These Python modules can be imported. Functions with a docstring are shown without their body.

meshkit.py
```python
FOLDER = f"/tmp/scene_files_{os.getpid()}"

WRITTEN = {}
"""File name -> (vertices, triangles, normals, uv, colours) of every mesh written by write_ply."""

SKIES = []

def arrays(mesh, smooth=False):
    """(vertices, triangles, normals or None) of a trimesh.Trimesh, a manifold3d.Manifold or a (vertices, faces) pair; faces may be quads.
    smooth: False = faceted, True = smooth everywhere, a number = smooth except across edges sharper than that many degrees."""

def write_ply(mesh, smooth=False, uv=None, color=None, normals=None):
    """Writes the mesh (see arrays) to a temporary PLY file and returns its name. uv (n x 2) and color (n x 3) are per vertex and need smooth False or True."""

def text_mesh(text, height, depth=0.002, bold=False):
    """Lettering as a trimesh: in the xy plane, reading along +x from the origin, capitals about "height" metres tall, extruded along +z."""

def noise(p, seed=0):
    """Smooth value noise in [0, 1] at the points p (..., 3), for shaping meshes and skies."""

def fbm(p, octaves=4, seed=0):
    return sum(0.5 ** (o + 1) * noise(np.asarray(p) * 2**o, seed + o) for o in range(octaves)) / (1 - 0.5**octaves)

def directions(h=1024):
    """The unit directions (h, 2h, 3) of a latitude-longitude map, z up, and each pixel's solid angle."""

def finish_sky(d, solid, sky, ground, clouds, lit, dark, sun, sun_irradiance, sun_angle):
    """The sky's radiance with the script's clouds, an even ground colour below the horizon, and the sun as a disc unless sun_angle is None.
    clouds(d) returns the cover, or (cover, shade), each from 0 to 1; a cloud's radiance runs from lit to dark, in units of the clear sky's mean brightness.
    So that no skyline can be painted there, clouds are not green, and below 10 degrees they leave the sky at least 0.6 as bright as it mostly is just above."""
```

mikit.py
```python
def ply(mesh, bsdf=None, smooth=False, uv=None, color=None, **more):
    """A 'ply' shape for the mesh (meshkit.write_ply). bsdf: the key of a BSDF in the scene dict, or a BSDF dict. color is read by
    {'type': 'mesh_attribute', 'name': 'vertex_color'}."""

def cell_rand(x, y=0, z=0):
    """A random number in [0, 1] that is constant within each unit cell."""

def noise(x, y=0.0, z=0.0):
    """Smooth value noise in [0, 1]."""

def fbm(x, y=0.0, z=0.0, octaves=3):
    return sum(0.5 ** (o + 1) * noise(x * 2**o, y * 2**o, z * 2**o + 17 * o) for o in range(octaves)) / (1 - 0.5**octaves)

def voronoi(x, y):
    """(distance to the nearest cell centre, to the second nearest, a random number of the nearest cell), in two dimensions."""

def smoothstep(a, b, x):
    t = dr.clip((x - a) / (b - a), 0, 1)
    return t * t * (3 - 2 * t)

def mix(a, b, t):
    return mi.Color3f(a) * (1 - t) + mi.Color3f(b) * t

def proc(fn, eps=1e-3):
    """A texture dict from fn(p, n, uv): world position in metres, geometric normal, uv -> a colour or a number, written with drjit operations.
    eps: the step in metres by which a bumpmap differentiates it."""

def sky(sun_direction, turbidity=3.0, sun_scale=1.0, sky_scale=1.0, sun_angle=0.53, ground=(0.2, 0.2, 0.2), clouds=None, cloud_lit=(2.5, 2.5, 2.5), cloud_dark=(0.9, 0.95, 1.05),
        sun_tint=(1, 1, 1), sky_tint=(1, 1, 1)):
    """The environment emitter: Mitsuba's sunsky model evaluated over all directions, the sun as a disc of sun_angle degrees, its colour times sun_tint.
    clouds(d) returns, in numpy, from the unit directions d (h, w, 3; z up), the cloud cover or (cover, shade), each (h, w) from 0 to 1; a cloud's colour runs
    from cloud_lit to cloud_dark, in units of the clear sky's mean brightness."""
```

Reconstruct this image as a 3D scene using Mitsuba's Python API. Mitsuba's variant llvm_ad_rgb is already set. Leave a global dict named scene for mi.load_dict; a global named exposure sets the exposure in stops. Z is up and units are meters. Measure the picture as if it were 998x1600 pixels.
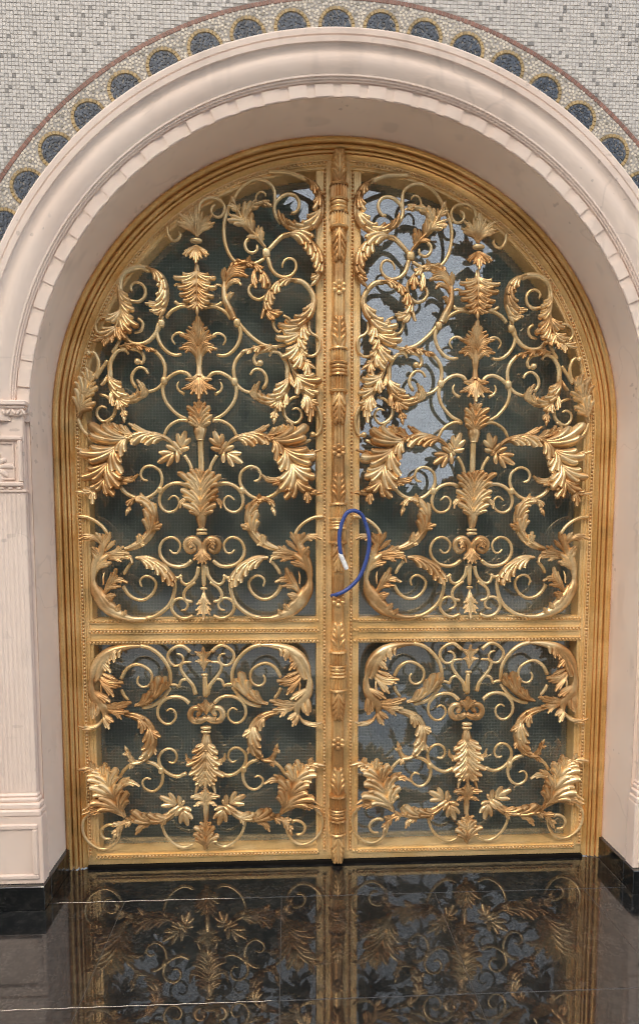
import math, random
import numpy as np, trimesh, mitsuba as mi, mikit, meshkit
import drjit as dr
from shapely.geometry import Polygon, box as sbox
from shapely.ops import unary_union
from mikit import noise, fbm, voronoi, cell_rand, smoothstep, mix

# ------------------------------------------------------------------ camera, sky, exposure
T = mi.ScalarTransform4f
FPX, PPX, PPY, VX, VY = 1000., 499., 913., 450., 830.       # focal length and principal point of the 998 x 1600 photograph
TH = math.atan((PPY - VY) / FPX)
PS = math.atan((PPX - VX) / FPX * math.cos(TH))
CF = np.array([math.sin(PS) * math.cos(TH), math.cos(PS) * math.cos(TH), -math.sin(TH)])
CR = np.array([math.cos(PS), -math.sin(PS), 0.]); CU = np.cross(CR, CF)
CAM = np.array([-.2275, -3.0, 1.6118])
scene, labels = {}, {}
scene['camera'] = {'type': 'perspective', 'fov': math.degrees(2 * math.atan(499 / FPX)), 'fov_axis': 'x', 'near_clip': .05, 'far_clip': 400.,
                   'principal_point_offset_x': (PPX - 499) / 998, 'principal_point_offset_y': -(PPY - 800) / 1600,
                   'to_world': T().look_at(origin=CAM.tolist(), target=(CAM + CF).tolist(), up=[0, 0, 1])}
scene['sky_light'] = mikit.sky((-.35, -1.0, 1.25), turbidity=4, sun_scale=.22, sun_angle=22, clouds=lambda d: .85 + .15 * meshkit.fbm(d * 3, 4),
                               cloud_lit=(2.12, 2.28, 2.52), cloud_dark=(1.2, 1.25, 1.35), ground=(.2, .19, .18))
exposure = 2.65

def un(px, py, y=0.):
    """the point on the upright plane y that the survey of the photograph gives for a pixel"""
    d = CF + (px - PPX) / FPX * CR + (PPY - py) / FPX * CU
    return CAM + d * (y - CAM[1]) / d[1]

# ------------------------------------------------------------------ materials
def rgb(*c): return {'type': 'rgb', 'value': list(c)}
def bs(name, d): scene[name] = d
def gold(name, a, b, rough, metal=.45, scale=14., bump=True):
    def fn(p, n, uv):
        k = fbm(p.x * scale, p.y * scale + 3.1, p.z * scale, octaves=3)
        g = noise(p.x * 160, p.y * 160, p.z * 160)
        w = smoothstep(.60, .74, fbm(p.x * 5.3 + 9, p.y * 5.3, p.z * 5.3, octaves=4))
        return mix(a, b, smoothstep(.36, .64, k)) * (0.9 + .2 * g) * (1 - .22 * w)
    def rf(p, n, uv):
        return rough + .18 * smoothstep(.60, .74, fbm(p.x * 5.3 + 9, p.y * 5.3, p.z * 5.3, octaves=4)) + .16 * (fbm(p.x * 30, p.y * 30, p.z * 30, octaves=2) - .5)
    d = {'type': 'principled', 'base_color': mikit.proc(fn), 'metallic': metal, 'roughness': mikit.proc(rf), 'specular': .5}
    bs(name, {'type': 'twosided', 'bsdf': d})
gold('gold_scroll', (.83, .62, .33), (.71, .48, .22), .31, metal=.52)
gold('gold_leaf', (.82, .60, .32), (.54, .31, .13), .30, metal=.56, scale=9.)
gold('gold_frame', (.78, .50, .20), (.66, .38, .125), .28, metal=.40, scale=5.)
gold('gold_rail', (.84, .60, .29), (.75, .50, .21), .34, metal=.36, scale=6.)
gold('gold_post', (.75, .47, .20), (.51, .27, .10), .29, metal=.5, scale=9.)

def plaster(name, a, b):
    def fn(p, n, uv):
        k = fbm(p.x * 2.3, p.y * 2.3, p.z * 1.6, octaves=4)
        st = smoothstep(.62, .78, fbm(p.x * 9, p.y * 9 + 5, p.z * 3, octaves=3))
        sp = smoothstep(.80, .86, noise(p.x * 42, p.y * 42, p.z * 42)) * smoothstep(.55, .75, noise(p.x * 5, p.y * 5, p.z * 5))
        w1 = fbm(p.x * 6, p.y * 6, p.z * 6, octaves=3)
        cr = smoothstep(.010, .0, dr.abs(fbm(p.x * 1.7 + 3, p.y * 1.7, p.z * 1.7 + w1 * .5, octaves=4) - .5)) * smoothstep(.52, .62, noise(p.x * 2.1, p.y * 2.1, p.z * 2.1 + 7))
        run = smoothstep(.60, .80, fbm(p.x * 16, p.y * 16, p.z * 1.1, octaves=3))
        return mix(a, b, smoothstep(.3, .7, k)) * (1 - .10 * st) * (1 - .22 * sp) * (1 - .09 * cr) * (1 - .08 * run)
    def bf(p, n, uv): return .0008 * fbm(p.x * 60, p.y * 60, p.z * 60, octaves=3)
    bs(name, {'type': 'twosided', 'bsdf': {'type': 'bumpmap', 'arbitrary': mikit.proc(bf, 2e-3), 'scale': 1.0,
              'bsdf': {'type': 'principled', 'base_color': mikit.proc(fn), 'roughness': .75, 'specular': .3}}})
plaster('plaster', (.78, .65, .56), (.73, .59, .50))
plaster('plaster_reveal', (.82, .70, .60), (.77, .64, .54))

def granite(p, n, uv):
    k = fbm(p.x * 38, p.y * 38, p.z * 38, octaves=3)
    s = smoothstep(.60, .70, noise(p.x * 130, p.y * 130, p.z * 130))
    big = smoothstep(.5, .68, fbm(p.x * 9, p.y * 9, p.z * 9 + 4, octaves=3))
    return mix((.008, .009, .010), (.017, .017, .017), smoothstep(.42, .75, k)) + mi.Color3f(.018, .017, .0165) * s * (.2 + .8 * big)
def scuff(p, n, uv):
    f = fbm(p.x * 3.1, p.y * 3.1 + 2, p.z * 3.1, octaves=4)
    st = smoothstep(.62, .78, fbm(p.x * 22, p.y * 5, p.z * 8, octaves=3))
    return .06 + .26 * smoothstep(.45, .72, f) + .22 * st
bs('black_granite', {'type': 'blendbsdf', 'weight': mikit.proc(scuff), 'a': {'type': 'plastic', 'int_ior': 2.15, 'diffuse_reflectance': mikit.proc(granite)},
                     'b': {'type': 'roughplastic', 'distribution': 'ggx', 'alpha': .03, 'int_ior': 2.1, 'diffuse_reflectance': mikit.proc(granite)}})
bs('grout', {'type': 'diffuse', 'reflectance': rgb(.075, .07, .065)})
bs('grout_light', {'type': 'diffuse', 'reflectance': rgb(.42, .39, .355)})
bs('grout_dark', {'type': 'diffuse', 'reflectance': rgb(.16, .15, .14)})
bs('wire', {'type': 'twosided', 'bsdf': {'type': 'principled', 'base_color': rgb(.235, .27, .255), 'roughness': .6, 'specular': .5}})
bs('dim_room_paint', {'type': 'twosided', 'bsdf': {'type': 'diffuse', 'reflectance': rgb(.19, .22, .205)}})  # flat grey-green standing in for the dimness of the room behind the panes
bs('pane_glass', {'type': 'thindielectric', 'int_ior': 2.0})
bs('blue_rubber', {'type': 'twosided', 'bsdf': {'type': 'principled', 'base_color': rgb(.04, .075, .27), 'roughness': .4, 'specular': .5}})
bs('white_plastic', {'type': 'twosided', 'bsdf': {'type': 'principled', 'base_color': rgb(.80, .80, .80), 'roughness': .35, 'specular': .5}})
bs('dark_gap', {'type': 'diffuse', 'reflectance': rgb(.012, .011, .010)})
def attr(name, rough=.6, spec=.3):
    bs(name, {'type': 'twosided', 'bsdf': {'type': 'principled', 'base_color': {'type': 'mesh_attribute', 'name': 'vertex_color'}, 'roughness': rough, 'specular': spec}})
attr('tesserae', .5, .4)
attr('leafage', .7, .3)

# ------------------------------------------------------------------ mesh helpers
class MB:
    def __init__(s): s.v, s.f, s.c, s.n = [], [], [], 0
    def add(s, v, f, c=None):
        v = np.asarray(v, float); f = np.asarray(f, int)
        if f.shape[1] == 4: f = np.vstack([f[:, [0, 1, 2]], f[:, [0, 2, 3]]])
        s.v.append(v); s.f.append(f + s.n); s.n += len(v)
        if c is not None: s.c.append(np.broadcast_to(np.asarray(c, float), (len(v), 3)))
    def mesh(s): return trimesh.Trimesh(np.vstack(s.v), np.vstack(s.f), process=False)
    def mirror(s, x):
        for v in s.v: v[:, 0] = 2 * x - v[:, 0]
        s.f = [f[:, ::-1] for f in s.f]
        return s

counts = {}
def newkey(base):
    k = counts.get(base, 0); counts[base] = k + 1
    return base if k == 0 else f'{base}_{k:03d}'
def put(base, mb, bsdf, smooth=True, kind=None, label=None, category=None, group=None):
    key = newkey(base)
    m = mb.mesh() if isinstance(mb, MB) else mb
    c = np.vstack(mb.c) if isinstance(mb, MB) and mb.c else None
    scene[key] = mikit.ply(m, bsdf, smooth=smooth, color=c)
    tag(key, kind, label, category, group)
    return key
def tag(key, kind=None, label=None, category=None, group=None):
    d = {k: v for k, v in dict(kind=kind, label=label, category=category, group=group).items() if v}
    if d: labels.setdefault(key, {}).update(d)

def boxv(x0, x1, y0, y1, z0, z1, ch=0.0):
    v = np.array([[x, y, z] for x in (x0, x1) for y in (y0, y1) for z in (z0, z1)], float)
    f = np.array([[0, 1, 3], [0, 3, 2], [4, 6, 7], [4, 7, 5], [0, 4, 5], [0, 5, 1], [2, 3, 7], [2, 7, 6], [0, 2, 6], [0, 6, 4], [1, 5, 7], [1, 7, 3]])
    if ch:
        c = np.array([(x0 + x1) / 2, (y0 + y1) / 2, (z0 + z1) / 2]); h = np.array([x1 - x0, y1 - y0, z1 - z0]) / 2
        p = []
        for sx in (-1, 1):
            for sy in (-1, 1):
                for sz in (-1, 1):
                    s = np.array([sx, sy, sz])
                    for a in range(3):
                        q = h.copy() - ch; q[a] = h[a]
                        p.append(c + s * q)
        hull = trimesh.convex.convex_hull(np.array(p))
        return np.array(hull.vertices), np.array(hull.faces)
    return v, f
def addbox(mb, *a, ch=0., c=None): mb.add(*boxv(*a, ch=ch), c=c)

def spline(pts, n):
    """Catmull-Rom through the points, n samples evenly spaced by length"""
    p = np.asarray(pts, float)
    if len(p) == 2: return p[0] + (p[1] - p[0]) * np.linspace(0, 1, n)[:, None]
    q = np.vstack([2 * p[0] - p[1], p, 2 * p[-1] - p[-2]])
    out = []
    for i in range(len(p) - 1):
        a, b, c, d = q[i:i + 4]
        t = np.linspace(0, 1, 16, endpoint=False)[:, None]
        out.append(.5 * (2 * b + (c - a) * t + (2 * a - 5 * b + 4 * c - d) * t**2 + (3 * b - a - 3 * c + d) * t**3))
    o = np.vstack(out + [p[-1:]])
    s = np.r_[0, np.cumsum(np.linalg.norm(np.diff(o, axis=0), axis=1))]
    u = np.linspace(0, s[-1], n)
    return np.stack([np.interp(u, s, o[:, k]) for k in range(o.shape[1])], 1)

def grid_faces(a, b, wrap=False):
    i, j = np.meshgrid(np.arange(a - 1), np.arange(b if wrap else b - 1), indexing='ij')
    j2 = (j + 1) % b
    return np.stack([i * b + j, (i + 1) * b + j, (i + 1) * b + j2, i * b + j2], -1).reshape(-1, 4)

def tube3(mb, p, r, sides=10):
    """round bar along the 3-d polyline p"""
    p = np.asarray(p, float); t = np.gradient(p, axis=0); t /= np.linalg.norm(t, axis=1, keepdims=True) + 1e-12
    up = np.array([0, 1., 0.])
    a = np.cross(t, up); la = np.linalg.norm(a, axis=1, keepdims=True)
    a = np.where(la > 1e-3, a / np.maximum(la, 1e-9), [1., 0, 0]); b = np.cross(a, t)
    ang = np.arange(sides) * 2 * np.pi / sides
    r = np.broadcast_to(r, (len(p),))
    v = p[:, None] + r[:, None, None] * (np.cos(ang)[None, :, None] * a[:, None] + np.sin(ang)[None, :, None] * b[:, None])
    f = grid_faces(len(p), sides, True)
    f3 = np.vstack([f[:, [0, 1, 2]], f[:, [0, 2, 3]]])
    n = len(p) * sides
    vv = np.vstack([v.reshape(-1, 3), p[:1], p[-1:]])
    k = np.arange(sides); k2 = (k + 1) % sides
    f3 = np.vstack([f3, np.stack([k * 0 + n, k, k2], 1), np.stack([k * 0 + n + 1, (len(p) - 1) * sides + k2, (len(p) - 1) * sides + k], 1)])
    mb.add(vv, f3)

YO = -.014          # the ironwork's own plane, just in front of the leaf frames
K = 7.129
FR = dict(a=(380, 260), b=(270, 260), c=(380, 380), d=(270, 380), e=(380, 500), g=(270, 500), h=(380, 620), i=(270, 620), j=(380, 720), k=(270, 740),
          l=(380, 840), m=(270, 850), n=(120, 400), o=(200, 320), p=(110, 520), q=(110, 640), r=(380, 990), s=(270, 990), t=(380, 1110), u=(270, 1110),
          v=(380, 1210), w=(270, 1210))
MM = .003 / K       # metres of one survey unit
def W(fr, pts):
    ox, oy = FR[fr]
    return np.array([un(ox + x / K, oy + y / K)[[0, 2]] for x, y in pts])

def bar(mb, fr, pts, r0=.0078, r1=None, ball=0, y=YO, swell=0):
    w = W(fr, pts); ln = np.linalg.norm(np.diff(w, axis=0), axis=1).sum()
    n = max(8, int(ln / .0085)); s = spline(w, n); t = np.linspace(0, 1, n)
    r1 = r0 if r1 is None else r1
    r0 *= 1.18; r1 *= 1.18
    r = r0 + (r1 - r0) * t + swell * np.sin(np.pi * t)
    r[-1] *= .55
    yy = y + 0 * t
    tube3(mb, np.stack([s[:, 0], yy, s[:, 1]], 1), r)
    if ball:
        b = trimesh.creation.icosphere(2, ball * MM); mb.add(b.vertices + [s[-1, 0], y - .006, s[-1, 1]], b.faces)

U7 = np.linspace(-1, 1, 7)
def petal(mb, s, w, h=None, y0=YO - .004, lift=.010, tipup=.006, wprof=None, ridge=.7):
    """one finger of a carved leaf: domed section swept along the plane polyline s (n x 2), widest past the middle, rounded tip"""
    n = len(s); t = np.linspace(0, 1, n)
    tan = np.gradient(s, axis=0); tan /= np.linalg.norm(tan, axis=1, keepdims=True) + 1e-12
    nor = np.stack([-tan[:, 1], tan[:, 0]], 1)
    if wprof is None:
        wp = .42 + .58 * np.sin(np.pi / 2 * np.clip(t / .62, 0, 1))
        wp = np.where(t > .70, wp * np.sqrt(np.clip(1 - ((t - .70) / .305)**2, .0, 1)), wp)
    else: wp = np.interp(t, np.linspace(0, 1, len(wprof)), wprof)
    ww = np.maximum(w * wp, .0006); hh = (h if h else .75 * w) * np.clip(wp, .12, 1)
    y = y0 - lift * np.sin(np.pi * .62 * t) - tipup * np.clip((t - .7) / .3, 0, 1)**2
    prof = np.cos(U7 * np.pi / 2)**ridge
    v = np.zeros((n, 9, 3))
    for q in range(7):
        v[:, q, 0] = s[:, 0] + nor[:, 0] * ww * U7[q]; v[:, q, 2] = s[:, 1] + nor[:, 1] * ww * U7[q]
        v[:, q, 1] = y - hh * prof[q]
    v[:, 7, 0] = s[:, 0] + nor[:, 0] * ww * .6; v[:, 7, 2] = s[:, 1] + nor[:, 1] * ww * .6; v[:, 7, 1] = y + .35 * hh
    v[:, 8, 0] = s[:, 0] - nor[:, 0] * ww * .6; v[:, 8, 2] = s[:, 1] - nor[:, 1] * ww * .6; v[:, 8, 1] = y + .35 * hh
    f = grid_faces(n, 9, True)
    f3 = np.vstack([f[:, [0, 1, 2]], f[:, [0, 2, 3]]])
    k = np.arange(9); k2 = (k + 1) % 9
    c = np.vstack([v[0].mean(0), v[-1].mean(0)])
    f3 = np.vstack([f3, np.stack([k * 0 + 9 * n, k2, k], 1), np.stack([k * 0 + 9 * n + 1, (n - 1) * 9 + k, (n - 1) * 9 + k2], 1)])
    mb.add(np.vstack([v.reshape(-1, 3), c]), f3)

def P(mb, fr, pts, w, **k):
    s = spline(W(fr, pts), 12); w = w * MM
    if w < 24 * MM:
        petal(mb, s, w, **{**dict(h=.95 * w + .002, ridge=1.1, lift=.012, tipup=.008, wprof=[.45, .6, .76, .9, 1, 1.02, .98, .84, .5]), **k}); return
    l = np.linalg.norm(np.diff(s, axis=0), axis=1).sum(); q = np.linspace(0, 1, 12)
    t = np.gradient(s, axis=0); t /= np.linalg.norm(t, axis=1, keepdims=True) + 1e-12; m = np.stack([-t[:, 1], t[:, 0]], 1)
    for o, e, ww, dy in ((0, 12, .62, -.003), (1, 10, .5, 0), (-1, 10, .5, .0007)):       # a broad lobe is three ribs that part at the tip
        c = (s + m * (o * w * (.10 + .52 * q**.8 + .22 * q**4))[:, None])[:e]
        petal(mb, c, w * ww, **{**dict(h=.70 * w + .002, y0=YO - .004 + dy, ridge=.92, lift=.012, tipup=.006 + .05 * l, wprof=[.42, .56, .70, .84, .95, 1.02, 1.05, .96, .62]), **k})
def stem(mb, fr, pts, ws, h=None, **k):
    s = spline(W(fr, pts), max(14, 5 * len(pts)))
    w = max(ws) * MM
    petal(mb, s, w, h=h or .8 * w, wprof=[x / max(ws) for x in ws], **{**dict(lift=.006, tipup=0), **k})

lr = random.Random(5)
RIDGE = .92
def leaflet(mb, p0, tt, nn, l, a, wl, y0, k=3):
    """one lobe of an acanthus leaf: a hand of two or three fingers that leave the midrib together, bow outwards and part at their tips"""
    e = tt * math.cos(a) + nn * math.sin(a)
    p2 = p0 + l * e; p1 = p0 + l * (tt * .50 + nn * .07)
    wl = min(wl, .30 * l)
    for o, ln, ww, dy in ((( -1, .80, .86, 0), (0, 1.0, 1.0, -.0035), (1, .74, .86, .001)) if k == 3 else ((-.45, 1.0, 1.0, -.002), (.62, .78, .92, .001)) if k == 2 else ((0, 1., 1., 0),)):
        ln *= lr.uniform(.93, 1.07)
        q = np.linspace(0, ln, 11)[:, None]
        c = (1 - q)**2 * p0 + 2 * q * (1 - q) * p1 + q**2 * p2
        d = 2 * (1 - q) * (p1 - p0) + 2 * q * (p2 - p1); d /= np.linalg.norm(d, axis=1, keepdims=True)
        m = np.stack([-d[:, 1], d[:, 0]], 1); m *= np.where((m @ nn) - (m @ tt) > 0, 1, -1)[:, None]     # towards the root side
        c = c + m * o * wl * (.56 * q**.75 + .46 * q**3)
        fl = c[-1:] + (d[-1:] + m[-1:] * (.35 + .5 * max(o, 0))) * l * .07
        petal(mb, np.vstack([c, fl]), wl * .55 * ww, h=.62 * wl + .002, y0=y0 + dy, lift=.006 + .06 * l, tipup=.003 + .10 * l, ridge=RIDGE, wprof=[.38, .50, .64, .78, .90, .98, 1.04, 1.06, 1.0, .62])
def leaf(mb, fr, pts, left=None, right=None, w=None, tip=1.0, t0=.04, t1=.93, fat=1.0, y0=YO - .004, sub=True):
    """an acanthus leaf: a midrib along the spine with lobes on either side; a side is (number of fingers, length at the base, at the middle, at the tip, angle, angle)"""
    sp = spline(W(fr, pts), 60); ln = np.linalg.norm(np.diff(sp, axis=0), axis=1).sum()
    tan = np.gradient(sp, axis=0); tan /= np.linalg.norm(tan, axis=1, keepdims=True) + 1e-12
    longest = max([max(s[1:4]) for s in (left, right) if s] + [30]) * MM
    bw = w * MM if w else min(.24 * longest, .016)
    two = 1.0 if (left and right) else .6
    petal(mb, sp[::3], max(bw, min(.26 * longest * two, .022)), h=.008, y0=y0 + .004, wprof=[.45, .8, 1, 1, .9, .7, .45, .2], lift=.006, tipup=.004)
    for side, sg in ((left, 1), (right, -1)):
        if not side: continue
        nf, l0, l1, l2 = side[:4]; a0, a1 = side[4:6] if len(side) > 4 else (58, 38)
        n = max(1, round(nf / 1.55)) if nf > 2 else nf
        gap = ln * (t1 - t0) / n
        for i in range(n):
            u = (i + .5) / n; t = t0 + (t1 - t0) * (i + .18) / n
            k = min(max(int(t * 59), 0), 58); p0 = sp[k]; tt = tan[k]; nn = sg * np.array([-tt[1], tt[0]])
            l = np.interp(u, [0, .5, 1], [l0, l1, l2]) * MM * (1.38 - .34 * u + .14 * lr.random())
            a = math.radians(np.interp(u, [0, 1], [a0, a1]) * .75 + lr.uniform(-3, 3))
            l = max(l, .014)
            leaflet(mb, p0, tt, nn, l, a, .66 * gap * fat, y0 - .002 * lr.random(), 3 if (l > .032 and gap > .015) else 2)
    # the midrib itself stands out as a thin ridge
    petal(mb, sp[:52:3], min(.0062, bw * .5), h=.007, y0=y0 - .009, wprof=[.7, 1, .9, .7, .4], lift=.008, tipup=0, ridge=1.0)
    if tip:
        petal(mb, np.vstack([sp[46:], sp[-1:] + tan[-1] * .012 * tip]), min(bw * 1.1, .010), y0=y0 - .004, h=.010, lift=.010, ridge=RIDGE)

def vine(mb, fr, base, tip, w):
    """a small broad leaf of five blunt lobes"""
    p = W(fr, [base, tip]); e = p[1] - p[0]; l = np.linalg.norm(e); e /= l; n = np.array([-e[1], e[0]])
    for ang, ln, ww, at in ((0, .78, .95, .24), (.62, .62, .80, .24), (-.62, .62, .80, .24), (1.15, .50, .75, .08), (-1.15, .50, .75, .08)):
        d = e * math.cos(ang) + n * math.sin(ang); o = p[0] + e * l * at
        s = np.array([o, o + d * l * ln * .5, o + (d * ln + e * .05) * l * .96])
        petal(mb, spline(s, 12), w * .36 * MM * ww, h=.009, y0=YO - .006 - .002 * (ang == 0), lift=.007, tipup=.007, ridge=.8, wprof=[.5, .7, .86, 1, 1.08, 1.1, 1.06, .96, .8, .45])
def knot(mb, fr, x, y, rx=34, ry=40):
    c = W(fr, [(x, y)])[0]; b = trimesh.creation.icosphere(2, 1.0)
    v = np.sign(b.vertices) * np.abs(b.vertices)**.7
    mb.add(v * [rx * MM, .014, ry * MM] + [c[0], YO - .003, c[1]], b.faces)
def collar(mb, fr, x, y, hw, hh=14, yc=YO - .004):
    c = W(fr, [(x, y)])[0]
    th = np.linspace(-np.pi / 2, np.pi / 2, 7); r = hw * MM; h = hh * MM
    prof = np.array([[0.001, -h]] + [[r - h + h * math.cos(q), h * math.sin(q)] for q in th] + [[0.001, h]])
    ang = np.linspace(0, 2 * np.pi, 25)
    v = np.stack([np.outer(prof[:, 0], np.cos(ang)), .62 * np.outer(prof[:, 0], np.sin(ang)), np.repeat(prof[:, 1:], 25, 1)], -1)
    f = grid_faces(len(prof), 25)
    mb.add(v.reshape(-1, 3) + [c[0], yc, c[1]], f)

# ------------------------------------------------------------------ setting: ground, floor
def frame3(mb, poly, y0, y1):
    """extrude a polygon of the x-z plane from y0 (front) to y1"""
    m = trimesh.creation.extrude_polygon(poly, y1 - y0, engine='earcut')
    v = np.array(m.vertices); v = np.stack([v[:, 0], y0 + v[:, 2], v[:, 1]], 1)
    mb.add(v, np.array(m.faces)[:, ::-1])

X0, ZC, RF, YW = .015, 2.060, 1.303, -.26          # arch centre, spring height, door frame radius, plane of the front wall
def paving(p, n, uv):
    return mix((.26, .25, .235), (.36, .345, .32), fbm(p.x * .8, p.y * .8, 0, octaves=4))
bs('paving', {'type': 'diffuse', 'reflectance': mikit.proc(paving)})
mb = MB(); addbox(mb, -150, 150, -150, 40, -.5, -.17); put('ground', mb, 'paving', False, kind='structure')
mb = MB(); addbox(mb, -4.2, 4.2, -3.9, .3, -.16, -.0012); put('floor', mb, 'grout', False, kind='structure')
xs = [-.945 + .682 * k for k in range(-4, 7)]; ys = [.25, -.292, -.92, -1.55, -2.18, -2.81, -3.44]
for yi in range(len(ys) - 1):
    xr_ = [-3.67, -1.272, 1.296, 3.67] if yi == 0 else xs          # one long slab lies before the door
    for xi in range(len(xr_) - 1):
        mb = MB(); addbox(mb, xr_[xi] + .0016, xr_[xi + 1] - .0016, ys[yi + 1] + .0016, ys[yi] - .0016, -.02, 0, ch=.0004)
        put('floor__tile', mb, 'black_granite', False)

# ------------------------------------------------------------------ the arched wall
def arch_sweep(mb, prof, z0, n=96, x0=X0, zc=ZC, a0=0., a1=np.pi, legs=(True, True), nz=2):
    """profile [(radius, y)] carried up the left jamb, round the arch and down the right jamb"""
    rows = []
    prof = np.asarray(prof, float)
    if legs[0]:
        for z in np.linspace(z0, zc, nz)[:-1]: rows.append(np.stack([x0 - prof[:, 0], prof[:, 1], z + 0 * prof[:, 0]], 1))
    for a in np.linspace(a1, a0, n): rows.append(np.stack([x0 + prof[:, 0] * math.cos(a), prof[:, 1], zc + prof[:, 0] * math.sin(a)], 1))
    if legs[1]:
        for z in np.linspace(zc, z0, nz)[1:]: rows.append(np.stack([x0 + prof[:, 0], prof[:, 1], z + 0 * prof[:, 0]], 1))
    f = grid_faces(len(rows), len(prof))
    mb.add(np.vstack(rows), f)
def arc(rc, yc, rad, a0, a1, n=9):
    """points of a round moulding in the (radius, y) section"""
    return [(rc + rad * math.cos(a), yc + rad * math.sin(a)) for a in np.radians(np.linspace(a0, a1, n))]
ZI = 2.085          # underside of the archivolt, at the impost
WALL = 'arched_wall'
def arch_poly(r, z0, zc=ZC, n=96):
    a = np.linspace(0, np.pi, n)
    return Polygon([(X0 + r, z0)] + [(X0 + r * math.cos(q), zc + r * math.sin(q)) for q in a] + [(X0 - r, z0)])
mb = MB()
frame3(mb, sbox(-6, -.2, 6, 6.0).difference(arch_poly(RF + .004, -1)), YW + .004, .12)
put(f'{WALL}__masonry', mb, 'plaster', False)
mb = MB()
arch_sweep(mb, [(RF, YW - .0005), (RF, -.1), (RF, .10)], 0.)
put(f'{WALL}__reveal', mb, 'plaster_reveal', 40)
# archivolt: fillets and a broad cyma outside the dentil course
prof = [(RF, YW), (RF, YW - .008), (1.3555, YW - .008), (1.3555, YW - .018), (1.362, YW - .018), (1.362, YW - .024), (1.3695, YW - .024), (1.3695, YW - .030), (1.376, YW - .030)]
prof += [(1.376 + .062 * t, YW - .030 - .016 * math.sin(math.pi * t * .62)) for t in np.linspace(0, 1, 12)]            # soft torus
prof += [(1.438 + .040 * t, YW - .045 + .007 * math.sin(math.pi * t) - .006 * t) for t in np.linspace(0.1, 1, 9)]       # shallow hollow
prof += [(1.480, YW - .057), (1.501, YW - .058), (1.5035, YW - .052), (1.5065, YW - .052), (1.509, YW - .056)] + arc(1.527, YW - .046, .0105, -90, -10, 6) + [(1.5385, YW - .02), (1.5385, YW + .01)]
mb = MB(); arch_sweep(mb, prof, ZI, n=140); put(f'{WALL}__archivolt', mb, 'plaster', 28)
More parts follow.
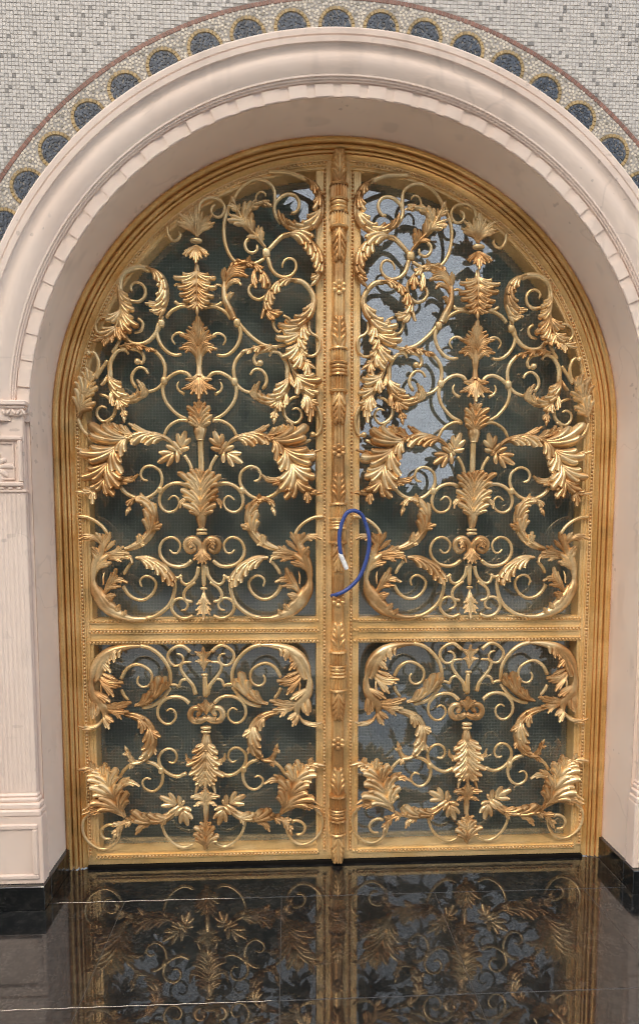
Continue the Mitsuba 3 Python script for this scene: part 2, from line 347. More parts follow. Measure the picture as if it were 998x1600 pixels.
# dentils along the inner edge
rd = random.Random(3)
nd = 39
for k in range(nd):
    a0 = np.pi * k / nd; wd = np.pi / nd * .68
    aa = np.linspace(a0, a0 + wd, 4); j = rd.uniform(-.0015, .0015)
    ri, ro, yf = RF - .002, 1.3525, YW - .0135 + j
    ring = []
    for a in aa:
        for (r, y) in ((ri + .003, YW - .004), (ri, YW - .008), (ri, yf + .003), (ri + .003, yf), (ro - .003, yf), (ro, yf + .003), (ro, YW - .004)):
            ring.append((X0 + r * math.cos(a), y, ZC + r * math.sin(a)))
    mb = MB(); v = np.array(ring); f = grid_faces(4, 7); mb.add(v, f[:, ::-1])
    mb.add(v[:7], [[0, i, i + 1] for i in range(1, 6)]); mb.add(v[-7:], [[0, i + 1, i] for i in range(1, 6)])
    put(f'{WALL}__dentil', mb, 'plaster', False)

# ------------------------------------------------------------------ mosaic above the arch
rm = np.random.RandomState(11)
YM = YW - .004
def tess(mb, x, z, s, ang, col, y=YM, hgt=.0022, sz=None):
    """one tessera: a low frustum"""
    ca, sa = math.cos(ang), math.sin(ang); sz = sz or s
    v = []
    for k, yy in ((1.0, y + .004), (.97, y - hgt * .6), (.88, y - hgt)):
        for ux, uz in ((-1, -1), (1, -1), (1, 1), (-1, 1)):
            a, b = ux * s * k / 2, uz * sz * k / 2
            v.append((x + a * ca - b * sa, yy, z + a * sa + b * ca))
    f = [[8, 9, 10], [8, 10, 11]]
    for r in (0, 4):
        for i in range(4):
            q = (i + 1) % 4; f += [[r + i, r + q, r + 4 + q], [r + i, r + 4 + q, r + 4 + i]]
    mb.add(v, f, c=col)
RB0, RB1, RD, rdisc, rring = 1.549, 1.672, 1.574, .0580, .0745
dang = [math.radians(q) for q in [124 + 6.67 * k for k in range(1, 8)] + list(np.linspace(124, 52.4, 12)) + [52.4 - 7.0 * k for k in range(1, 8)]]
discs = [(X0 + RD * math.cos(a), ZC + RD * math.sin(a)) for a in dang]
DC = np.array(discs)
mb = MB()
frame3(mb, sbox(-3.0, 2.2, 3.0, 5.2).difference(arch_poly(1.536, 0)), YM, YW + .01)
put(f'{WALL}__mosaic_bed', mb, 'grout_light', False)
cream = np.array([.64, .575, .48])
field, band = MB(), MB()
st = .0145
for gx in np.arange(-2.3, 2.3, st):                                # regular rows of the field
    for gz in np.arange(2.2, 4.5, st):
        x = gx + rm.uniform(-.0012, .0012); z = gz + rm.uniform(-.0012, .0012)
        r = math.hypot(x - X0, z - ZC)
        if r < RB1 + .021 or z < 2.25: continue
        sh = rm.uniform(.86, 1.08); g = np.array([.60, .565, .525]) * sh
        if rm.rand() < .035: g = np.array([.25, .235, .22])
        tess(field, x, z, st * rm.uniform(.86, .95), rm.uniform(-.06, .06), g)
put(f'{WALL}__mosaic_field', field, 'tesserae', False, kind='stuff')
def spread(n, ok, dmin, box_):
    """points no closer than dmin, by throwing darts on a grid"""
    pts, cell = [], {}
    for _ in range(n):
        x, z = rm.uniform(box_[0], box_[1]), rm.uniform(box_[2], box_[3])
        if not ok(x, z): continue
        i, j = int(x / dmin), int(z / dmin)
        if any((x - a)**2 + (z - b)**2 < dmin * dmin for p in (-1, 0, 1) for q in (-1, 0, 1) for a, b in cell.get((i + p, j + q), ())): continue
        cell.setdefault((i, j), []).append((x, z)); pts.append((x, z))
    return pts
def inband(x, z):
    r = math.hypot(x - X0, z - ZC)
    return z > 2.22 and RB0 + .006 < r < RB1 - .004 and np.min((DC[:, 0] - x)**2 + (DC[:, 1] - z)**2) > (rring + .006)**2
for a in np.arange(0, np.pi, .0008):
    pass
pts = []
cellb = {}
for _ in range(90000):
    a = rm.uniform(.1, np.pi - .1); r = rm.uniform(RB0 - .002, RB1 + .002); x, z = X0 + r * math.cos(a), ZC + r * math.sin(a)
    i, j = int(x / .0115), int(z / .0115)
    if any((x - p)**2 + (z - q)**2 < .0115**2 for u in (-1, 0, 1) for w in (-1, 0, 1) for p, q in cellb.get((i + u, j + w), ())): continue
    if not inband(x, z): continue
    cellb.setdefault((i, j), []).append((x, z)); pts.append((x, z))
for x, z in pts:
    c = cream * rm.uniform(.85, 1.12)
    if rm.rand() < .07: c = np.array([.28, .25, .20])
    tess(band, x, z, rm.uniform(.0085, .0115), rm.uniform(0, 1.5), c)
put(f'{WALL}__mosaic_band', band, 'tesserae', False, kind='stuff')
for rr, sw, nm in ((RB0 - .006, .0125, 'inner_border_line'), (RB1 + .008, .017, 'outer_border_line')):
    mb = MB(); da = .0155 / rr
    for a in np.arange(.08, np.pi - .08, da):
        c = np.array([.27, .135, .10]) * rm.uniform(.75, 1.2)
        tess(mb, X0 + rr * math.cos(a), ZC + rr * math.sin(a), .0142, a + np.pi / 2, c, sz=sw)
    put(f'{WALL}__{nm}', mb, 'tesserae', False, kind='stuff')
for (cx, cz), a0 in zip(discs, dang):
    if not (-2.2 < cx < 2.2 and cz > 2.3): continue
    ring, core = MB(), MB()
    for k in range(26):
        a = 2 * np.pi * k / 26; rr = (rdisc + rring) / 2
        x, z = cx + rr * math.cos(a), cz + rr * math.sin(a)
        if math.hypot(x - X0, z - ZC) < RB0 + .003: continue
        c = np.array([.40, .29, .14]) * rm.uniform(.7, 1.25)
        tess(ring, x, z, .0145, a + np.pi / 2, c, sz=rring - rdisc - .003, hgt=.005)
    got = []
    for _ in range(2600):
        r = rdisc * .93 * math.sqrt(rm.rand()); a = rm.uniform(0, 2 * np.pi); x, z = cx + r * math.cos(a), cz + r * math.sin(a)
        if math.hypot(x - X0, z - ZC) < RB0 + .003 or any((x - p)**2 + (z - q)**2 < .0092**2 for p, q in got): continue
        got.append((x, z))
    for x, z in got:
        b = rm.uniform(.6, 1.4); c = np.array([.062, .077, .102]) * b + np.array([.03, .03, .03]) * (rm.rand() < .25)
        tess(core, x, z, .0112, rm.uniform(0, 1.5), c, hgt=.0035)
    k = put(f'{WALL}__medallion', core, 'tesserae', False)
    put(f'{k}__gold_rim', ring, 'tesserae', False)

# ------------------------------------------------------------------ pilasters beside the opening (the right one a mirror image)
def pil(mirror):
    def fin(name, mb, smooth=False):
        if mirror: mb.mirror(X0)
        put(f'{PK}__{name}', mb, 'plaster', smooth)
    xr, xl = X0 - 1.322, X0 - 1.322 - .30         # shaft edges
    y0 = YW + .004
    # shaft block
    mb = MB(); addbox(mb, xl, xr, y0 - .030, y0, .38, 2.09, ch=.003)
    if mirror: mb.mirror(X0)
    PK = put(f'{WALL}__pilaster', mb, 'plaster', False)
    mb = MB()
    for k in range(15):                             # flutes: raised reeds between sunk channels
        x = xr - .024 - k * .0188
        tube3(mb, [(x, y0 - .0262, .50), (x, y0 - .0262, 1.765)], .0064, 10)
    fin('reed', mb, 30)
    mb = MB()                                       # capital: stepped mouldings
    for (a, z0_, z1_, d) in ((.0, 2.120, 2.140, .056), (-.006, 2.108, 2.120, .049), (-.016, 2.080, 2.108, .042)):
        addbox(mb, xl - .02 - a * 0, xr + .022 + a, y0 - d, y0, z0_, z1_, ch=.004)
    fin('capital', mb)
    mb = MB()                                       # leaf band carved under the capital
    for k in range(8):
        x = xr - .0 - k * .040
        for q in (-1, 1):
            s = np.array([[x, 2.108], [x + q * .006, 2.100], [x + q * .013, 2.090], [x + q * .016, 2.083]])
            petal(mb, spline(s, 8), .006, h=.004, y0=y0 - .041, lift=.004, tipup=.0)
    fin('leaf_band', mb, True)
    mb = MB()                                       # square panel with a carved leaf
    z0_, z1_ = 1.795, 2.0
    for (x0_, x1_, a, b) in ((xl, xr - .004, z1_ - .018, z1_), (xl, xr - .004, z0_, z0_ + .018), (xr - .022, xr - .004, z0_ + .018, z1_ - .018), (xl, xl + .02, z0_ + .018, z1_ - .018)):
        addbox(mb, x0_, x1_, y0 - .043, y0 - .028, a, b, ch=.004)
    for (x0_, x1_, a, b) in ((xl + .03, xr - .038, z1_ - .032, z1_ - .027), (xl + .03, xr - .038, z0_ + .027, z0_ + .032), (xr - .043, xr - .038, z0_ + .032, z1_ - .032)):
        addbox(mb, x0_, x1_, y0 - .036, y0 - .028, a, b, ch=.0015)
    fin('panel_frame', mb)
    mb = MB(); cx, cz = xr - .128, (z0_ + z1_) / 2 - .03
    for k in range(12):
        a = 2 * np.pi * k / 12; l = .07 if k % 3 else .095
        s = np.array([[cx + .012 * math.cos(a), cz + .012 * math.sin(a)], [cx + .6 * l * math.cos(a + .2), cz + .6 * l * math.sin(a + .2)], [cx + l * math.cos(a + .05), cz + l * math.sin(a + .05)]])
        petal(mb, spline(s, 9), .012, y0=y0 - .0285, h=.0045, lift=.003, tipup=.001)
    fin('carved_leaf', mb, True)
    mb = MB()
    for k in range(9): addbox(mb, xr - .02 - k * .034 - .012, xr - .02 - k * .034 + .006, y0 - .040, y0 - .028, 1.782, 1.793, ch=.003)
    addbox(mb, xl, xr + .006, y0 - .037, y0, 1.772, 1.782, ch=.002)
    fin('astragal', mb)
    mb = MB()                                       # base mouldings and plinth
    for (e, a, b, d) in ((.006, .478, .492, .040), (.012, .458, .478, .048), (.021, .432, .458, .058), (.027, .405, .432, .068)):
        addbox(mb, xl - .02, xr + e, y0 - d, y0, a, b, ch=.005)
    fin('base', mb)
    mb = MB(); addbox(mb, xl - .03, xr + .030, y0 - .064, y0, .105, .405, ch=.004)
    for (x0_, x1_, a, b) in ((xl, xr + .012, .350, .372), (xl, xr + .012, .130, .150), (xr - .010, xr + .012, .150, .350)): addbox(mb, x0_, x1_, y0 - .073, y0 - .06, a, b, ch=.004)
    fin('plinth', mb)
pil(False); pil(True)
# black granite skirting round the feet and along the reveal
for sg in (-1, 1):
    for (x0_, x1_, y0_, y1_) in ((RF - .020, RF - .0005, YW - .0, -.012), (RF - .020, 1.75, YW - .085, YW - .0025), (1.753, 2.4, YW - .085, YW - .0025)):
        a, b = sorted((X0 + sg * x0_, X0 + sg * x1_))
        mb = MB(); addbox(mb, a, b, y0_, y1_, .0012, .106, ch=.0015); put(f'{WALL}__skirting_slab', mb, 'black_granite', False)

# ------------------------------------------------------------------ the gold door frame round the opening
mb = MB()
prof = [(RF - .0005, .05), (RF - .0005, -.012)] + arc(1.2865, -.014, .0128, 0, -180, 10) + [(1.2735, .012), (1.2685, .012)] + arc(1.2588, -.010, .0095, 0, -180, 9) + \
       [(1.249, .012), (1.2452, .012)] + arc(1.2388, -.008, .0064, 0, -180, 7) + [(1.232, .006), (1.2290, -.008), (1.2255, -.011), (1.212, .0), (1.2065, .002), (1.2065, .06)]
arch_sweep(mb, prof, .004, n=150, nz=12)
DF = put('door_frame', mb, 'gold_frame', 28, label='moulded gold door frame following the arched opening round both door leaves', category='door frame')
mb = MB(); addbox(mb, X0 - 1.205, X0 + 1.205, -.02, .075, .0008, .0135); put('door_frame__gap_shade_strip', mb, 'dark_gap', False)  # black strip filling the gap under the leaves, its shade painted in

# ------------------------------------------------------------------ door leaves
AX = .005                                     # the line where the leaves meet
RI = 1.163                                    # inner edge of the arched rail
XS0, XS1 = AX - .1005, X0 - 1.151            # meeting stile edge and hinge stile edge of the glass openings
def build_leaf(DL, mir, lab, post):
    """one leaf; the other is its mirror image"""
    def fin(name, mb, bsdf, smooth=True, **k):
        if mir: mb.mirror(AX)
        return put(name if name.startswith(DL) else f'{DL}__{name}', mb, bsdf, smooth, **k)
    XL = 2 * AX - X0 if mir else X0; XS1 = XL - 1.151
    def arch_poly(r, z0, n=96):
        a = np.linspace(0, np.pi, n)
        return Polygon([(XL + r, z0)] + [(XL + r * math.cos(q), ZC + r * math.sin(q)) for q in a] + [(XL - r, z0)])
    outer = arch_poly(1.2045, .015).intersection(sbox(-2, .015, AX - .0015, 4))
    up = arch_poly(RI, 1.202).intersection(sbox(XS1, 1.202, XS0, 4)); lo = sbox(XS1, .078, XS0, 1.083)
    mb = MB(); frame3(mb, outer.difference(unary_union([up, lo])), 0, .085)
    fin('rail_frame', mb, 'gold_rail', False)
    # raised fillets beside the beading
    mb = MB()
    def strip(poly): frame3(mb, poly, -.0075, .001)
    for r0, r1 in ((1.1985, 1.2035), (1.182, 1.1865), (1.165, 1.169)):
        strip(arch_poly(r1, .06).difference(arch_poly(r0, .0)).intersection(sbox(-2, .06, AX - .05, 4)))
    for x0_, x1_ in ((-.0955, -.0915), (-.0725, -.0695), (-.0555, -.0525)): strip(sbox(AX + x0_, .06, AX + x1_, 3.215))
    for z0_, z1_ in ((1.1835, 1.187), (1.1515, 1.1550), (1.134, 1.1375), (1.1000, 1.1035), (.060, .0635), (.0445, .048)):
        strip(sbox(XL - 1.163, z0_, AX - .099, z1_))
    fin('fillet', mb, 'gold_rail', False)
    # beading
    bead = trimesh.creation.icosphere(1, 1.0); bv = np.sign(bead.vertices) * np.abs(bead.vertices)**.75; bf = np.array(bead.faces)
    mb = MB(); stp = .0168; rb = .0058
    def beads(p): mb.add(bv * [rb, .010, rb] + [p[0], -.003, p[1]], bf)
    for z in np.arange(.066, ZC, stp): beads((XL - 1.1925, z))
    for a in np.arange(np.pi, np.pi / 2 + .052, -stp / 1.1925): beads((XL + 1.1925 * math.cos(a), ZC + 1.1925 * math.sin(a)))
    for z in np.arange(.066, 3.235, stp): beads((AX - .0625, z))
    for z in (1.1935, 1.1445, 1.0930, .0545):
        for x in np.arange(XL - 1.163, AX - .080, stp): beads((x, z))
    fin('beading', mb, 'gold_scroll', True, kind='stuff')
    # glazing: pane, wires in the glass, added sheet behind, painted as the dim interior
    for nm, poly in (('upper', up), ('lower', lo)):
        g = poly.buffer(.0, join_style=2)
        m = trimesh.creation.triangulate_polygon(g, engine='earcut'); v2, f2 = np.asarray(m[0]), np.asarray(m[1])
        mb = MB(); mb.add(np.stack([v2[:, 0], .070 + 0 * v2[:, 0], v2[:, 1]], 1), f2); pk = fin('glass_pane', mb, 'pane_glass', False)
        mb = MB(); mb.add(np.stack([v2[:, 0], .0838 + 0 * v2[:, 0], v2[:, 1]], 1), f2); fin('dim_room_sheet', mb, 'dim_room_paint', False)
        mb = MB(); x0_, z0_, x1_, z1_ = g.bounds; pitch = .0152
        from shapely.geometry import LineString
        for x in np.arange(x0_ + .006, x1_, pitch):
            s = g.intersection(LineString([(x, z0_ - 1), (x, z1_ + 1)]))
            if not s.is_empty and s.length > .01: addbox(mb, x - .0009, x + .0009, .0755, .0780, s.bounds[1], s.bounds[3])
        for z in np.arange(z0_ + .006, z1_, pitch):
            s = g.intersection(LineString([(x0_ - 1, z), (x1_ + 1, z)]))
            if not s.is_empty and s.length > .01: addbox(mb, s.bounds[0], s.bounds[2], .0735, .0757, z - .0009, z + .0009)
        if mir: mb.mirror(AX)
        put(f'{pk}__wire_mesh', mb, 'wire', False, kind='stuff')
    # ironwork
    for name, mode, axis, bsdf, prims in IRON:
        def make(flip=0):
            mb = MB(); lr.seed(hash_name(prims) + 17 * mir + flip)
            for fn, a, k in prims: fn(mb, *a, **k)
            return mb
        if mode == 'S':
            mb = make(); m2 = make(5).mirror(axis); mb.v += m2.v; mb.f += [f + mb.n for f in m2.f]; mb.n *= 2
            fin(name, mb, bsdf)
        else:
            fin(name, make(), bsdf)
            if mode == 'M': fin(name, make(5).mirror(axis), bsdf)
    tag(DL, label=lab, category='door')
    if post: build_post(DL)

def hash_name(prims): return int(abs(sum(a[1][0][0] * 7 + a[1][0][1] * 13 if isinstance(a[1], list) else np.sum(a[1]) for _, a, _ in prims))) % 9973

IRON = []
AXM, AXL = -.6245, -.637
def add(name, mode, *prims, bsdf=None, axis=None):
    fr = prims[0][1][0]
    axis = axis if axis is not None else (AXL if fr in 'rstuvw' else AXM)
    IRON.append((name, mode, axis, bsdf or ('gold_scroll' if name in ('scroll', 'tie', 'collar') else 'gold_leaf'), prims))
def B(fr, pts, r0=.0078, r1=.0064, **k): return (bar, (fr, pts), dict(r0=r0, r1=r1, **k))
def L(fr, pts, left=None, right=None, **k): return (leaf, (fr, pts, left, right), k)
def F(fr, pts, w, **k): return (P, (fr, pts, w), k)
def S(fr, pts, ws, **k): return (stem, (fr, pts, ws), k)
def V(fr, a, b, w): return (vine, (fr, [a, b][0], b, w), {})
def C(fr, x, y, hw, hh=14): return (collar, (fr, x, y, hw, hh), {})
def N(fr, x, y, *a): return (knot, (fr, x, y, *a), {})
def sc(mode, *a, **k): add('scroll', mode, B(*a, **k))
def lf(mode, *prims): add('acanthus_leaf', mode, *prims)

# --- upper right of the left leaf
sc('', 'a', [(280, 72), (400, 78), (520, 90), (620, 125), (700, 165)], .0085, .0095)
lf('', L('a', [(680, 150), (770, 210), (830, 310), (855, 430), (845, 560), (790, 660), (700, 720), (590, 735), (490, 700), (420, 630), (398, 550)], (1, 60, 60, 60), (9, 90, 190, 110, 50, 42), w=34))
sc('', 'a', [(420, 650), (362, 560), (345, 480), (370, 410), (440, 345), (510, 325), (580, 345), (620, 410), (615, 480), (580, 530), (530, 535)])
sc('', 'a', [(-104, 385), (-64, 310), (6, 230), (106, 170), (180, 160), (260, 185), (325, 240), (350, 310), (350, 390), (345, 470)])
sc('', 'b', [(290, 530), (300, 450), (350, 385), (430, 360), (520, 385), (575, 450), (575, 520), (530, 575), (465, 570), (430, 520), (440, 470), (480, 440)], .007, .005)
sc('', 'b', [(660, 380), (625, 480), (590, 580), (572, 700), (578, 820), (605, 930), (645, 1010), (690, 1065), (740, 1090)])
sc('', 'c', [(110, 250), (180, 218), (240, 180)])
lf('', L('a', [(250, 920), (160, 810), (80, 730), (30, 640), (45, 540), (110, 465), (200, 435), (310, 480)], None, (7, 90, 150, 120, 55, 45), w=30))
lf('', L('b', [(860, 740), (780, 620), (720, 500), (665, 385)], (3, 150, 110, 70), (3, 90, 80, 50)), F('b', [(830, 700), (740, 630), (630, 575)], 26))
sc('', 'a', [(140, 420), (145, 345), (190, 295), (240, 310), (252, 345)], .0045, .004)
sc('', 'b', [(850, 815), (815, 850), (808, 900), (835, 955), (890, 975), (940, 940), (940, 885)], .007, .005)
lf('', F('b', [(985, 835), (900, 815), (830, 825)], 24), F('b', [(1020, 830), (950, 770), (960, 705)], 24))
add('tie', '', N('c', 258, 125, 42, 50))
sc('', 'a', [(280, 945), (360, 860), (440, 790), (530, 770)], .008, .010)
lf('', L('c', [(440, -60), (520, -85), (600, -80), (700, -30), (785, 45), (845, 130), (870, 230), (860, 330), (820, 420), (765, 490)], None, (8, 190, 190, 110, 62, 40), w=36))
sc('', 'c', [(275, 170), (310, 290), (370, 360), (450, 390), (530, 370), (585, 300), (580, 220), (530, 180), (470, 195), (440, 240), (435, 285)], .0085, .004)
lf('', L('c', [(600, 432), (520, 420), (440, 435), (350, 495), (275, 590), (250, 690), (275, 780), (330, 850)], (7, 100, 150, 150, 52, 50), None, w=34), F('c', [(270, 760), (340, 800), (440, 805)], 40), F('c', [(260, 740), (290, 830), (350, 885)], 34))
sc('', 'c', [(560, 425), (650, 440), (730, 510), (782, 620), (775, 720), (735, 810)], .010, .011)
lf('', L('c', [(782, 620), (775, 720), (730, 820), (650, 910), (560, 985)], None, (4, 160, 180, 120, 50, 25), w=34))
lf('', F('c', [(240, 690), (228, 790), (205, 870)], 22))
sc('', 'c', [(445, 815), (510, 850), (548, 905)], .006, .006)
sc('', 'e', [(335, 20), (345, 90), (395, 143), (445, 115)], .0065, .0045)
lf('', L('e', [(720, 0), (660, 90), (622, 190), (622, 290), (652, 400), (705, 490), (785, 552)], (6, 150, 130, 60, 50, 35), (7, 200, 190, 130, 60, 45), w=30))
sc('', 'e', [(728, 20), (730, 110), (770, 165), (825, 195), (852, 270), (830, 360), (770, 408), (690, 400)], .006, .006)
sc('', 'e', [(512, 330), (520, 420), (548, 530), (580, 610)], .0075, .009)
lf('', L('e', [(560, 570), (620, 680), (690, 810), (740, 920), (790, 1000)], (4, 190, 160, 90, 62, 35), (3, 110, 170, 200, 40, 25), w=30))
sc('', 'h', [(770, 60), (835, 150), (868, 250), (862, 350), (825, 425), (770, 425)], .010, .006, ball=31)
lf('', F('h', [(700, -60), (740, 60), (745, 180), (735, 300)], 46), F('h', [(690, -40), (680, 60), (645, 130)], 36))
lf('', F('e', [(520, 600), (540, 700), (560, 762)], 26))
sc('', 'e', [(-64, 20), (0, 100), (100, 200), (220, 280), (350, 305), (475, 285)])
lf('', S('d', [(690, 860), (640, 760), (590, 650), (575, 540), (580, 440)], [34, 40, 36, 28, 20], h=.015), F('d', [(575, 470), (570, 380), (590, 310)], 30), F('d', [(580, 560), (640, 470), (720, 450), (770, 510)], 30), F('d', [(600, 690), (640, 610), (690, 590)], 30),
   F('d', [(590, 480), (650, 380), (740, 360), (845, 415)], 40), F('d', [(600, 430), (690, 330), (820, 310)], 36))
lf('', L('d', [(590, 430), (650, 320), (740, 255), (840, 245), (920, 270), (985, 330), (1015, 420)], (3, 60, 60, 60), (4, 60, 110, 190, 40, 40), w=24, t0=.45), F('d', [(930, 280), (905, 400), (930, 540)], 38), F('d', [(700, 260), (670, 250), (655, 290)], 20), F('d', [(730, 240), (720, 210), (770, 235)], 20))
sc('', 'c', [(265, 400), (290, 470), (270, 570), (190, 635), (110, 615), (65, 550), (75, 490), (120, 465)], .0075, .006)
add('tie', '', N('g', 718, 42, 36, 46))
# --- middle, alike on both sides of the stem
sc('M', 'g', [(735, 60), (758, 160), (725, 280), (650, 370), (570, 405), (490, 395)])
sc('M', 'g', [(398, 655), (440, 605), (520, 590), (610, 630), (680, 700), (712, 790), (690, 900), (640, 980), (560, 1060), (450, 1115)])
sc('M', 'g', [(785, 365), (710, 450), (680, 550), (690, 650), (720, 730), (790, 790), (890, 822)])
add('tie', 'M', N('g', 692, 695, 34, 44))
sc('M', 'd', [(650, 850), (600, 785), (530, 740), (450, 715), (350, 730)])
sc('M', 'd', [(430, 540), (460, 490), (510, 475), (555, 495)], .006, .005)
sc('M', 'd', [(550, 668), (500, 700), (410, 685)], .007, .006)
lf('M', L('e', [(380, 335), (270, 310), (160, 320), (60, 350), (0, 375)], (4, 70, 90, 70, 45, 35), (2, 30, 40, 40), w=26))
sc('M', 'e', [(370, 335), (270, 345), (165, 370), (122, 440), (145, 500), (190, 490)], .009, .006, ball=34)
sc('M', 'e', [(290, 410), (320, 367), (390, 370), (450, 430), (490, 520), (495, 620), (500, 690)], .005, .0115)
lf('M', L('e', [(500, 600), (492, 740), (435, 860), (335, 920), (225, 925), (150, 880), (118, 810)], None, (7, 150, 150, 110, 58, 48), w=36), F('e', [(240, 920), (150, 870), (135, 790), (190, 705)], 36), F('e', [(190, 910), (110, 850), (115, 770)], 30), F('e', [(270, 915), (195, 880), (190, 800)], 28))
sc('M', 'e', [(80, 620), (120, 563), (190, 555), (250, 620), (260, 700), (215, 780)], .005, .0075)
lf('M', L('h', [(440, -10), (390, 90), (360, 180), (345, 290)], (3, 100, 100, 60, 30, 20), (3, 110, 110, 60, 30, 20), w=30), F('h', [(470, -60), (480, 40), (460, 140)], 34))
sc('M', 'h', [(440, 120), (465, 220), (530, 280), (590, 295), (645, 240), (645, 170), (595, 132), (540, 150)], .0075, .0045)
sc('M', 'h', [(490, 70), (545, 20), (620, 0)], .006, .006)
sc('M', 'h', [(480, 265), (535, 300), (540, 345), (505, 375)], .0055, .006)
lf('M', L('h', [(235, 440), (330, 435), (430, 405), (515, 365)], (4, 100, 110, 70, 50, 30), (3, 50, 70, 60, 35, 25), w=26))
lf('M', L('h', [(-175, 540), (-105, 480), (15, 435), (130, 415), (250, 450)], None, (4, 120, 190, 150, 62, 45), w=28, t0=.2), F('h', [(40, 432), (170, 395), (295, 325)], 32), F('h', [(120, 440), (200, 480), (255, 525)], 28))
lf('M', L('h', [(250, 450), (400, 520), (490, 640), (545, 770), (570, 900), (640, 1010), (740, 1075), (865, 1070)], (7, 300, 230, 90, 52, 40), (8, 130, 240, 110, 70, 42), w=44, fat=.95),
   F('h', [(420, 530), (560, 600), (690, 640), (865, 600)], 30), F('h', [(440, 560), (580, 640), (735, 715)], 30), F('h', [(520, 830), (400, 920), (290, 930), (205, 875)], 34), F('h', [(540, 860), (450, 940), (330, 985)], 30))
lf('M', F('j', [(560, 180), (575, 300), (545, 405)], 36), F('j', [(540, 240), (530, 320), (500, 340)], 26))
sc('M', 'j', [(520, 215), (480, 205), (445, 245), (455, 285), (500, 270), (520, 225)], .0055, .005)
sc('M', 'h', [(480, 520), (560, 540), (650, 525), (750, 480)], .007, .007)
sc('M', 'k', [(1204, 157), (1150, 220), (1064, 267), (960, 285), (860, 245), (785, 170), (750, 90), (760, 0), (800, -50), (870, -80), (945, -55), (980, 10), (960, 70), (905, 85)], .0082, .005)
sc('M', 'k', [(465, 155), (530, 115), (610, 110), (700, 145), (765, 220), (785, 310), (760, 390), (690, 430), (610, 405), (570, 340), (580, 280), (630, 250), (690, 295)], .0082, .004)
add('tie', 'M', N('k', 772, 190, 32, 40))
sc('M', 'i', [(495, 655), (435, 760), (395, 910)], .0072, .006)
add('vine_leaf', 'M', V('i', (548, 610), (470, 400), 100), V('i', (560, 605), (772, 742), 100), B('i', [(610, 540), (560, 600), (520, 640)], .009, .009))
sc('M', 'i', [(440, 275), (530, 268), (620, 310), (680, 370), (715, 450)], .0068, .006)
lf('M', L('j', [(395, 985), (290, 950), (180, 880), (95, 770), (52, 640), (70, 530), (135, 455), (210, 435)], (4, 40, 110, 60, 40, 30), (6, 60, 210, 130, 58, 48), w=30, t0=.15))
lf('M', L('j', [(120, 470), (180, 430), (260, 430), (320, 490), (350, 590)], (3, 50, 70, 50, 40, 30), (4, 60, 90, 60, 50, 30), w=32))
# corner acanthus of the upper panel
lf('M', S('l', [(600, -40), (625, 80), (670, 190), (715, 300), (740, 440), (722, 560), (650, 690), (560, 790), (450, 850), (330, 888), (180, 888)], [30, 44, 58, 46, 26, 66, 76, 66, 44, 24, 16], h=.020),
   S('l', [(690, 540), (640, 640), (560, 740), (450, 820)], [26, 56, 54, 22]), S('l', [(690, 330), (630, 240), (560, 180)], [30, 46, 24]),
   F('l', [(640, 640), (570, 520), (510, 420), (475, 330)], 46), F('l', [(720, 380), (640, 300), (525, 270)], 38), F('l', [(690, 330), (640, 290), (560, 300)], 26),
   F('l', [(640, 600), (520, 480), (440, 460), (355, 490)], 34), F('l', [(650, 650), (560, 540), (430, 530)], 30), F('l', [(620, 730), (590, 650), (490, 620)], 34), F('l', [(600, 770), (560, 680), (510, 640)], 26),
   F('l', [(560, 800), (500, 790), (450, 725)], 34), F('l', [(500, 840), (430, 840), (385, 785)], 28), F('l', [(660, 250), (675, 170), (730, 98)], 34), F('l', [(710, 290), (705, 210), (735, 140)], 22),
   F('l', [(605, 175), (490, 150), (385, 92)], 28), F('l', [(600, 195), (460, 165), (330, 170)], 34), F('l', [(590, 215), (430, 205), (330, 215), (300, 275)], 32), F('l', [(570, 235), (480, 232), (415, 262)], 26), F('l', [(520, 150), (475, 130), (445, 85)], 20),
   F('j', [(615, 960), (690, 868), (780, 840), (865, 872)], 34), F('j', [(640, 900), (700, 860), (760, 890)], 22), F('j', [(615, 930), (645, 860), (685, 795)], 28), F('j', [(605, 960), (565, 870), (525, 792)], 30), F('j', [(600, 1000), (535, 935), (475, 885)], 28))
lf('M', F('l', [(618, 375), (628, 440), (624, 510)], 13))
sc('M', 'j', [(890, 622), (790, 630), (690, 680), (615, 750), (572, 825)], .0068, .0068)
sc('M', 'l', [(318, 265), (375, 335), (412, 405)], .0068, .0068)
sc('M', 'm', [(650, 390), (645, 480), (670, 590), (720, 680), (800, 750), (890, 800), (985, 816)], .0078, .0085)
sc('M', 'l', [(425, 530), (370, 620), (290, 675), (200, 680), (110, 620), (65, 530), (80, 470), (140, 425), (200, 430), (240, 480), (222, 540)], .0078, .0045)
lf('M', L('l', [(275, 222), (150, 232), (40, 280), (-60, 365), (-140, 455)], (6, 120, 240, 120, 48, 30), None, w=34))
sc('M', 'm', [(375, 250), (400, 350), (455, 420), (520, 448), (568, 415), (575, 365)], .0085, .0055)
sc('M', 'm', [(565, 342), (615, 375), (680, 345), (760, 270)], .0065, .0075)
sc('M', 'm', [(420, 420), (515, 490), (550, 560), (530, 620), (455, 640)], .0065, .0065)
sc('M', 'm', [(455, 795), (540, 825), (630, 795), (685, 720), (670, 640), (610, 600), (550, 610), (510, 665), (530, 720), (585, 735)], .0078, .0045)
sc('M', 'k', [(450, 968), (520, 1019), (610, 1034), (710, 1005), (780, 930), (800, 850), (775, 770), (720, 720), (650, 710), (590, 750), (570, 810), (600, 875), (650, 885), (692, 845)], .0082, .004)
